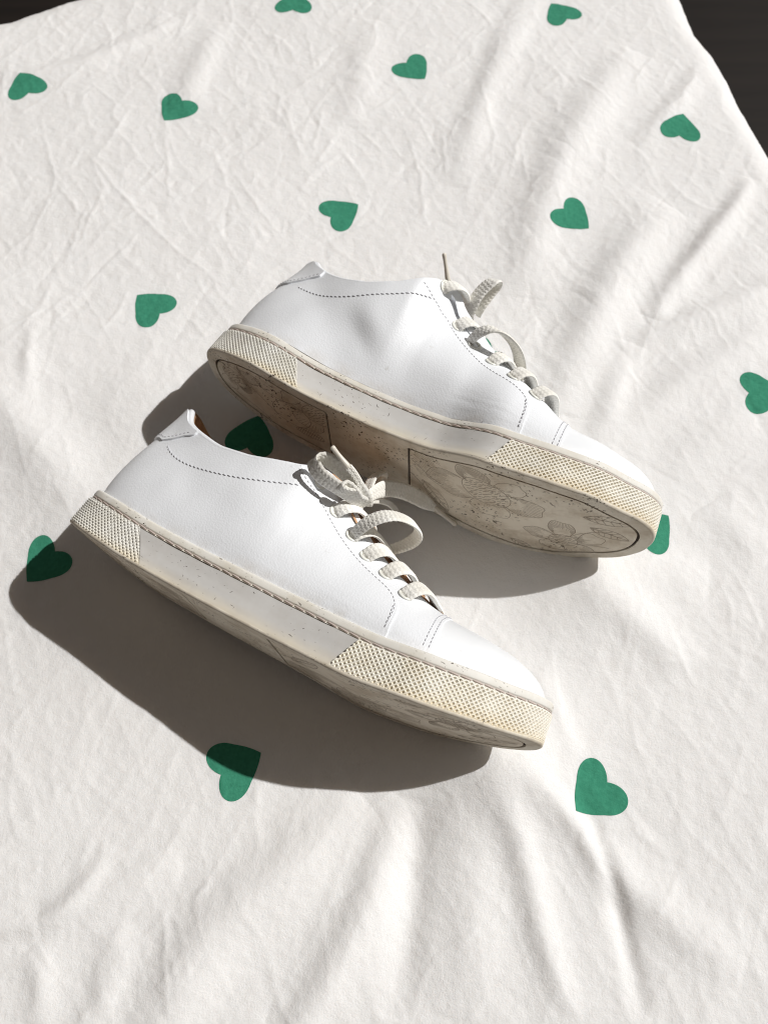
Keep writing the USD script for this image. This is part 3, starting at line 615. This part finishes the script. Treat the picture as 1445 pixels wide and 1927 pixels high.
    curve([(12, 12), (22, 16), (32, 12), (36, 5), (44, -2), (52, -10), (66, -14), (80, -16)]); curve([(40, 20), (46, 12), (54, 10), (66, 12), (72, 18)]); curve([(14, -8), (24, -14), (36, -18), (46, -26)])
    curve([(52, -10), (50, 0), (56, 8), (70, 9), (76, 2), (74, -8), (66, -14)]); petal([(28, 16), (36, 20), (44, 18), (40, 11), (33, 9)], 0.3, 1.3); petal([(64, -16), (72, -20), (84, -16), (80, -12), (70, -12)], 1.2, 1.5)
    eng = unary_union(lines)
    for nm, pl in (('heel_tread', heel), ('forefoot_tread', fore)):
        body = pl.buffer(-1.5)
        add('tread_groove', sheet(pl.difference(body), 1.3, 4.0), M_groove)
        lp = lipped(body, 0.15, 1.3); e_in = eng.intersection(body.buffer(-0.4))
        b_ = add(nm, cat_vf([sheet(body, 0.15)] + lp), M_tread, smooth=35)
        add('engraving', sheet(e_in, 0.09, 12.0), M_engrave, parent=b_, smooth=False, label='engraved flowers worn and filled with dirt')
    # ---- upper
    up = Side(wu, T_LAT if lateral_up else T_MED, rz, 1, 2.5 if lateral_up else 14.0, dent=not lateral_up)
    dn = Side(wd, T_FAR if lateral_up else T_LAT, rz, -1, 2.0)
    rec = {}
    for sd_ in (up, dn):
        inv = sd_.inverse(); ux = sd_.u_of_x
        L_ = stitch_line if sd_ is up else np.array(stitch_line)
        st = inv(spline(L_, 60)); st = st[~np.isnan(st[:, 0])]
        u_top = st[0, 0]; st = np.vstack([[u_top, 1.0], st, [st[-1, 0], 0.0]])
        ds = inv(resample(ds_line, 30)); ds = ds[~np.isnan(ds[:, 0])]; ds = np.vstack([[ds[0, 0], 0], ds, [ds[-1, 0] + 0.004, 1.0]])
        rec[sd_.sg] = (inv, st, ds)
    # vamp and eyestay, quarters, toe piece: both sides of each piece
    vl, ql, tl, hl = [], [], [], []
    tabs = {}
    for sd_ in (up, dn):
        inv, st, ds = rec[sd_.sg]; sh = 2.2 / sd_.len
        vl.append(sd_.panel(np.vstack([st - [sh, 0], ds, ]), 0.0, 1.5))
        qpoly = np.vstack([[[0, 0], [0, 1.0]], np.c_[np.linspace(0, st[0, 0], 60)[1:-1], np.ones(58)], st])
        ql.append(sd_.panel(qpoly, 0.75, 0.75))
        tl.append(sd_.panel(np.vstack([ds - [sh, 0], [[1, 1]], [[1, 0]]]), -0.55, 0.8, 1.5))
        tbl = inv(tab_line); tbl = tbl[~np.isnan(tbl[:, 0])]; tbl = resample(np.vstack([[0, tbl[0, 1] - 0.05], tbl, [tbl[-1, 0] + .004, 1.0]]), 40); tabs[sd_.sg] = tbl
        hl.append(sd_.panel(np.vstack([tbl, [[0, 1.0]]]), 2.0, 2.1))
    add('vamp', cat_vf(vl), M_leather); add('quarter', ql[0], M_leather); add('quarter', ql[1], M_leather)
    add('toe_cap', cat_vf(tl), M_toe); add('heel_tab', cat_vf(hl), M_leather)
    # lining and padded collar
    ll, rl = [], []
    for sd_ in (up, dn):
        ue = sd_.u_of_x(205.0 if lateral_up else 108.0); uu, vv = np.meshgrid(np.linspace(0, ue, 160), np.linspace(0.12, 0.995, 30), indexing='ij'); th = np.interp(uu, [0, sd_.u_of_x(105.), sd_.u_of_x(125.), 1], [3.6, 3.4, 1.6, 1.6])
        ll.append((sd_.pt(uu.ravel(), vv.ravel(), -th.ravel()), grid_faces(160, 30)))
        u1 = rec[sd_.sg][1][0, 0] + 0.02; u_ = np.linspace(0, u1, 120); p = sd_.pt(u_, np.ones(120), np.full(120, -1.1)) ; 
        if sd_ is up: add('collar_rim', tube(p, np.interp(u_, [0, u1 * .1, u1 * .9, u1], [1.2, 2.0, 1.9, 0.8]), 12), M_leather, smooth=60)
        else: add('collar_rim', tube(p, np.interp(u_, [0, u1 * .9, u1], [1.5, 1.7, 0.8]), 12), M_suede, smooth=60, label='worn tan edge of the far collar')
    add('lining', cat_vf(ll), M_suede)
    # tongue
    xs_t = np.linspace(118, 208, 60); Tu, Td = up.T(up.u_of_x(xs_t)), dn.T(dn.u_of_x(xs_t)) * [1, -1, 1]; q = np.linspace(-0.12, 1.12, 24)
    tg_ = Tu[:, None] * (1 - q[None, :, None]) + Td[:, None] * q[None, :, None]; tg_[..., 2] += extra['tongue'] - 2.0 * (2 * q - 1) ** 2 * 1.2
    add('tongue', (tg_.reshape(-1, 3), grid_faces(60, 24)), M_suede if lateral_up else M_leather)
    # stitching
    def on(sd_, uv, off): return sd_.pt(uv[:, 0], uv[:, 1], np.full(len(uv), off)), sd_.normal(uv[:, 0], uv[:, 1]) * [1, sd_.sg, 1]
    inv, st, ds = rec[1]
    a = np.array(st[2:-1]); a = resample(a * [up.len, 75], 120) / [up.len, 75]
    add('quarter_stitching', stitches(*on(up, a - [1.5 / up.len, 0], 0.8), 1.7, 0.9, 0.22), M_thread2)
    cst = inv(spline(collar_st, 60)); cst = cst[~np.isnan(cst[:, 0])]
    add('collar_stitching', stitches(*on(up, cst, 0.82), 2.0, 0.85, 0.34, 0.1, 0.6), M_thread)
    dd = resample(ds[ds[:, 1] > 0.02] * [up.len, 75], 60) / [up.len, 75]
    add('toe_stitching', cat_vf([stitches(*on(up, dd - [o / up.len, 0], 0.05), 1.6, 0.8, 0.24) for o in (1.2, 4.0)]), M_thread)
    low = inv(np.array(stitch_line)[-3:] - [2.0, 0]); low = low[~np.isnan(low[:, 0])]
    add('vamp_stitching', stitches(*on(up, resample(low * [up.len, 75], 20) / [up.len, 75], 0.85), 1.6, 0.8, 0.26), M_thread)
    tq = tabs[1]; tq = resample(tq * [up.len, 75], 60)[3:-6] / [up.len, 75]
    add('heel_tab_stitching', stitches(*on(up, np.clip(tq + [0, 2.4 / 75], 0, 1), 2.05), 1.6, 1.0, 0.24), M_thread2)
    # ---- eyelets and laces
    E = {}
    for sd_ in (up, dn):
        uv = rec[sd_.sg][0](np.array(eye)); bad = np.isnan(uv[:, 0])
        uv[bad] = [0.4, 0.9]
        c = sd_.pt(uv[:, 0], uv[:, 1], np.full(len(uv), 0.35)); n = sd_.normal(uv[:, 0], uv[:, 1]) * [1, sd_.sg, 1]; E[sd_.sg] = (c, n)
        for k in range(len(c)):
            z_ = n[k]; x_ = unit(np.cross(z_, [0.3, 0, 1.0])); y_ = np.cross(z_, x_); th = np.linspace(0, 2 * np.pi, 28, endpoint=False); ph = np.linspace(0, 2 * np.pi, 10, endpoint=False)
            R_, r_ = 3.5, 0.8; q_ = ((R_ + r_ * np.cos(ph))[None, :, None] * (np.cos(th)[:, None, None] * x_ + np.sin(th)[:, None, None] * y_) + (0.75 * r_ * np.sin(ph))[None, :, None] * z_) + c[k]
            q_ = np.vstack([q_, q_[:1]]); add('eyelet', (q_.reshape(-1, 3), grid_faces(29, 10, True)), M_eyelet, smooth=True)
    lace = UsdGeom.Xform.Define(stage, str(root.GetPath()) + '/lace').GetPrim()
    thr = unit(np.array(eye[-1]) - np.array(eye[1])); dth = np.array([thr[0], 0, thr[1]]); nth = np.array([-thr[1], 0, thr[0]])
    for k in extra['bars']:
        a, b = E[1][0][k], E[-1][0][k]; na = E[1][1][k]; j = rng.normal(0, 0.5, 8)
        skew = extra.get('skew', 8.0)
        up_ = unit(na * 0.5 + nth)
        Y = np.array([0, 1.0, 0]); tt_ = [(-2.6, -1.5, 0, 1), (1.2, 1.0, .05, 1), (2.6, 5.0, .2, .92), (2.2 + .4 * j[0], 9.5, .45, .70), (0, 13.0 + .6 * j[1], .75, .36), (0, 14.5 + .6 * j[2], 1.0, -.05), (0, 13.5, 1.1, -.5), (0, 8, 1.1, -.9), (0, -1, 1.1, -1.0)]
        base_ = np.array([a[0], 0, a[2]])
        pth = [base_ + [0, a[1] * fy, 0] + na * o + nth * n1 + dth * skew * k1 for (o, n1, k1, fy) in tt_]
        wv = np.array([unit(dth * .8 + na * .5), unit(dth + na * .25), dth, dth + Y * .15, dth, dth, dth])
        add('crossing', ribbon(pth, wv, 12.4, 2.3, wprof=[.62, .86, 1, 1, 1, .95, .85]), M_lace, parent=lace)
    for nm, pts_, w_, kw in extra['ribbons']:
        wd_ = np.array(kw.get('wd', [[0, 0, 1]]), float); wl = wd_ @ Rm
        add(nm, ribbon(to_local(pts_), wl if len(wl) > 1 else wl[0], w_, kw.get('th', 1.7), wprof=kw.get('wp')), M_lace, parent=lace)
    for pts_, r_ in extra['aglets']:
        p = resample(to_local(pts_), 24); q = np.linspace(0, 1, 24); add('aglet', tube(p, r_ * (0.86 + 0.14 * np.cos(q * 5)) * np.interp(q, [0, .03, .95, 1], [.8, 1, .95, .6]), 12), M_aglet, parent=lace)
    return root

UPW = [0, 0, 1]
A_extra = dict(tongue=0.5, bars=[1, 2, 3, 4, 5], skew=6.5, ribbons=[
    ('bow_loop', [(-9.3, 165.0, 60), (-15.3, 164.6, 68), (-22.8, 166.5, 76), (-30.2, 169.8, 81), (-35.2, 174.5, 84), (-35.9, 178.2, 85), (-31.9, 179.8, 85), (-25.9, 177.4, 83), (-19.5, 173.7, 78), (-14.1, 169.4, 72), (-11.2, 166.4, 66), (-11.0, 164.4, 60)], 10.0, {'wd': [[.67, .2, .71]], 'th': 1.9}),
    ('bow_curl', [(-11.0, 164.4, 60), (-14.6, 165.3, 72), (-17.2, 167.1, 77), (-20.8, 168.0, 79), (-22.6, 166.2, 79), (-19.9, 165.0, 77), (-16.2, 166.4, 74)], 6.5, {'wd': [[.6, .1, .75]], 'th': 1.9}),
    ('lace_end', [(-9.9, 166.0, 60), (-11.9, 169.0, 72), (-15.0, 172.3, 80), (-18.4, 175.0, 85)], 4.2, {'wd': [[.6, .5, .4]], 'th': 2.2}),
    ('lace_end', [(-17, 164.5, 58), (-10.5, 168.2, 58), (-2.2, 176.8, 52), (6.8, 180.4, 45), (16.2, 180.6, 37), (24.4, 180.3, 27), (30.5, 180.3, 18)], 9.6, {'wd': [[.1, .8, .45]], 'wp': [.6, .8, 1, 1, 1, .95, .45]}),
    ('bow_loop', [(-14, 164, 57), (-9.4, 172.5, 56), (-6.7, 184.3, 50), (-2.0, 191.5, 43), (-1.3, 192.8, 36), (-4.6, 188.3, 34), (-8, 178, 40)], 7.0, {'wd': [[.7, -.2, .6]]}),
    ('bow_strand', [(-9.4, 168.3, 56), (-0.8, 175.4, 40), (4.9, 177.3, 28), (8.1, 175.6, 18)], 4.0, {'wd': [[.2, .8, .4]]}),
    ('loose_loop', [(-17.3, 144.4, 60), (-13.0, 146.5, 69), (-5.9, 149.7, 74), (2.7, 151.8, 75), (10.6, 152.2, 70), (17.0, 151.3, 61), (17.9, 149.8, 50), (12.3, 148.3, 42), (2.6, 146.3, 38)], 10.0, {'wd': [[.55, -.75, .1], [.5, -.7, .4], [.35, -.75, .5], [.3, -.75, .5], [.4, -.6, .6]], 'wp': [.55, .8, 1, 1, 1, 1, 1]}),
    ], aglets=[([(-18.1, 174.4, 85), (-26.6, 183.1, 92)], 1.75), ([(29.2, 181.0, 19), (43.9, 174.0, 7)], 1.9)])
B_extra = dict(tongue=-7.0, bars=[0, 1, 3, 4, 5], skew=5.0, ribbons=[
    ('bow_loop', [(47.7, 292.2, 52), (52.0, 294.0, 58), (55.3, 297.7, 64), (60.0, 302.4, 68), (66.4, 306.4, 70), (67.6, 308.3, 65), (62.3, 303.6, 56), (56.9, 299.9, 48)], 9.4, {'wd': [[.7, -.55, .45]]}),
    ('loose_loop', [(47.5, 263.0, 61), (50.5, 264.6, 68), (54.7, 266.0, 73.5), (59.8, 265.7, 77), (65.8, 263.5, 78), (72.9, 260.0, 74), (78.4, 257.7, 64), (80.7, 256.3, 54), (80.0, 255.9, 42)], 9.4, {'wd': [[.62, -.78, .05], [.5, -.7, .4], [.42, -.62, .6], [.5, -.5, .6], [.7, -.5, .2]], 'wp': [.45, .7, .95, 1, 1, 1, 1]}),
    ('lace_end', [(50.0, 296.0, 44), (46.0, 322, 38), (42.2, 330.8, 40)], 4.0, {'wd': [[.9, .2, .3]]}),
    ], aglets=[([(41.8, 331.0, 40), (38.5, 341.7, 54)], 1.75)])
rzA = [7.75, 5.2, 3.64, .43, -.98, -.95, 2.73, 9.89]
RZ_A = [7.75, 3.64, 0.43, -0.98, -0.95, 2.73, 9.89, 18.49]; RZ_B = [7.37, 3.39, 0.07, -0.65, -0.66, 2.84, 10.18, 17.88]
sneaker('scuffed white leather sneaker nearest the camera, a tied lace bow on its side', ([-.1781, .1542, .0356], -.4920, -.0231, .0370), RZ_A, True, (62.8, 49.0), (175.3, 182.0),
    [(106.6, 87.3), (123, 78), (151, 59.6), (175, 49.8), (185, 45.5), (189.6, 40.5), (191, 34), (192, 26.5)],
    [(119, 86.5), (133.3, 77.3), (147.8, 68.8), (160.6, 61.2), (174.7, 56.1), (189.3, 49.9)],
    [(27.9, 69.6), (42.7, 63), (57.9, 62.6), (72.7, 64.4), (93.2, 69.6), (112, 77.4)], [(9.2, 64.2), (21.3, 71.7), (33.9, 79.0), (39, 81)], [(213.3, 29), (212.5, 38), (211.6, 47.3)], A_extra)
sneaker('scuffed white leather sneaker lying behind the other, its engraved flowered sole showing', ([-.1104, .2595, .0431], -.4852, .0050, .0333), RZ_B, False, (70.7, 61.0), (184.2, 190.8),
    [(102.6, 95), (118, 87.7), (132, 78.5), (163, 58.7), (182, 50.6), (189, 45), (191.2, 39), (192.7, 27)],
    [(112.7, 102.2), (129.4, 86.9), (143.7, 78.6), (158.5, 70.2), (174.4, 62.3), (189.8, 55.2)],
    [(31, 68.5), (44.9, 64.5), (59.8, 64.3), (80.8, 71.2), (97.4, 79.3), (111, 88.4)], [(9.2, 64.2), (21.3, 71.7), (33.9, 79.0), (39, 81.5)], [(214.1, 27), (213.6, 38), (213.2, 49.4)], B_extra)
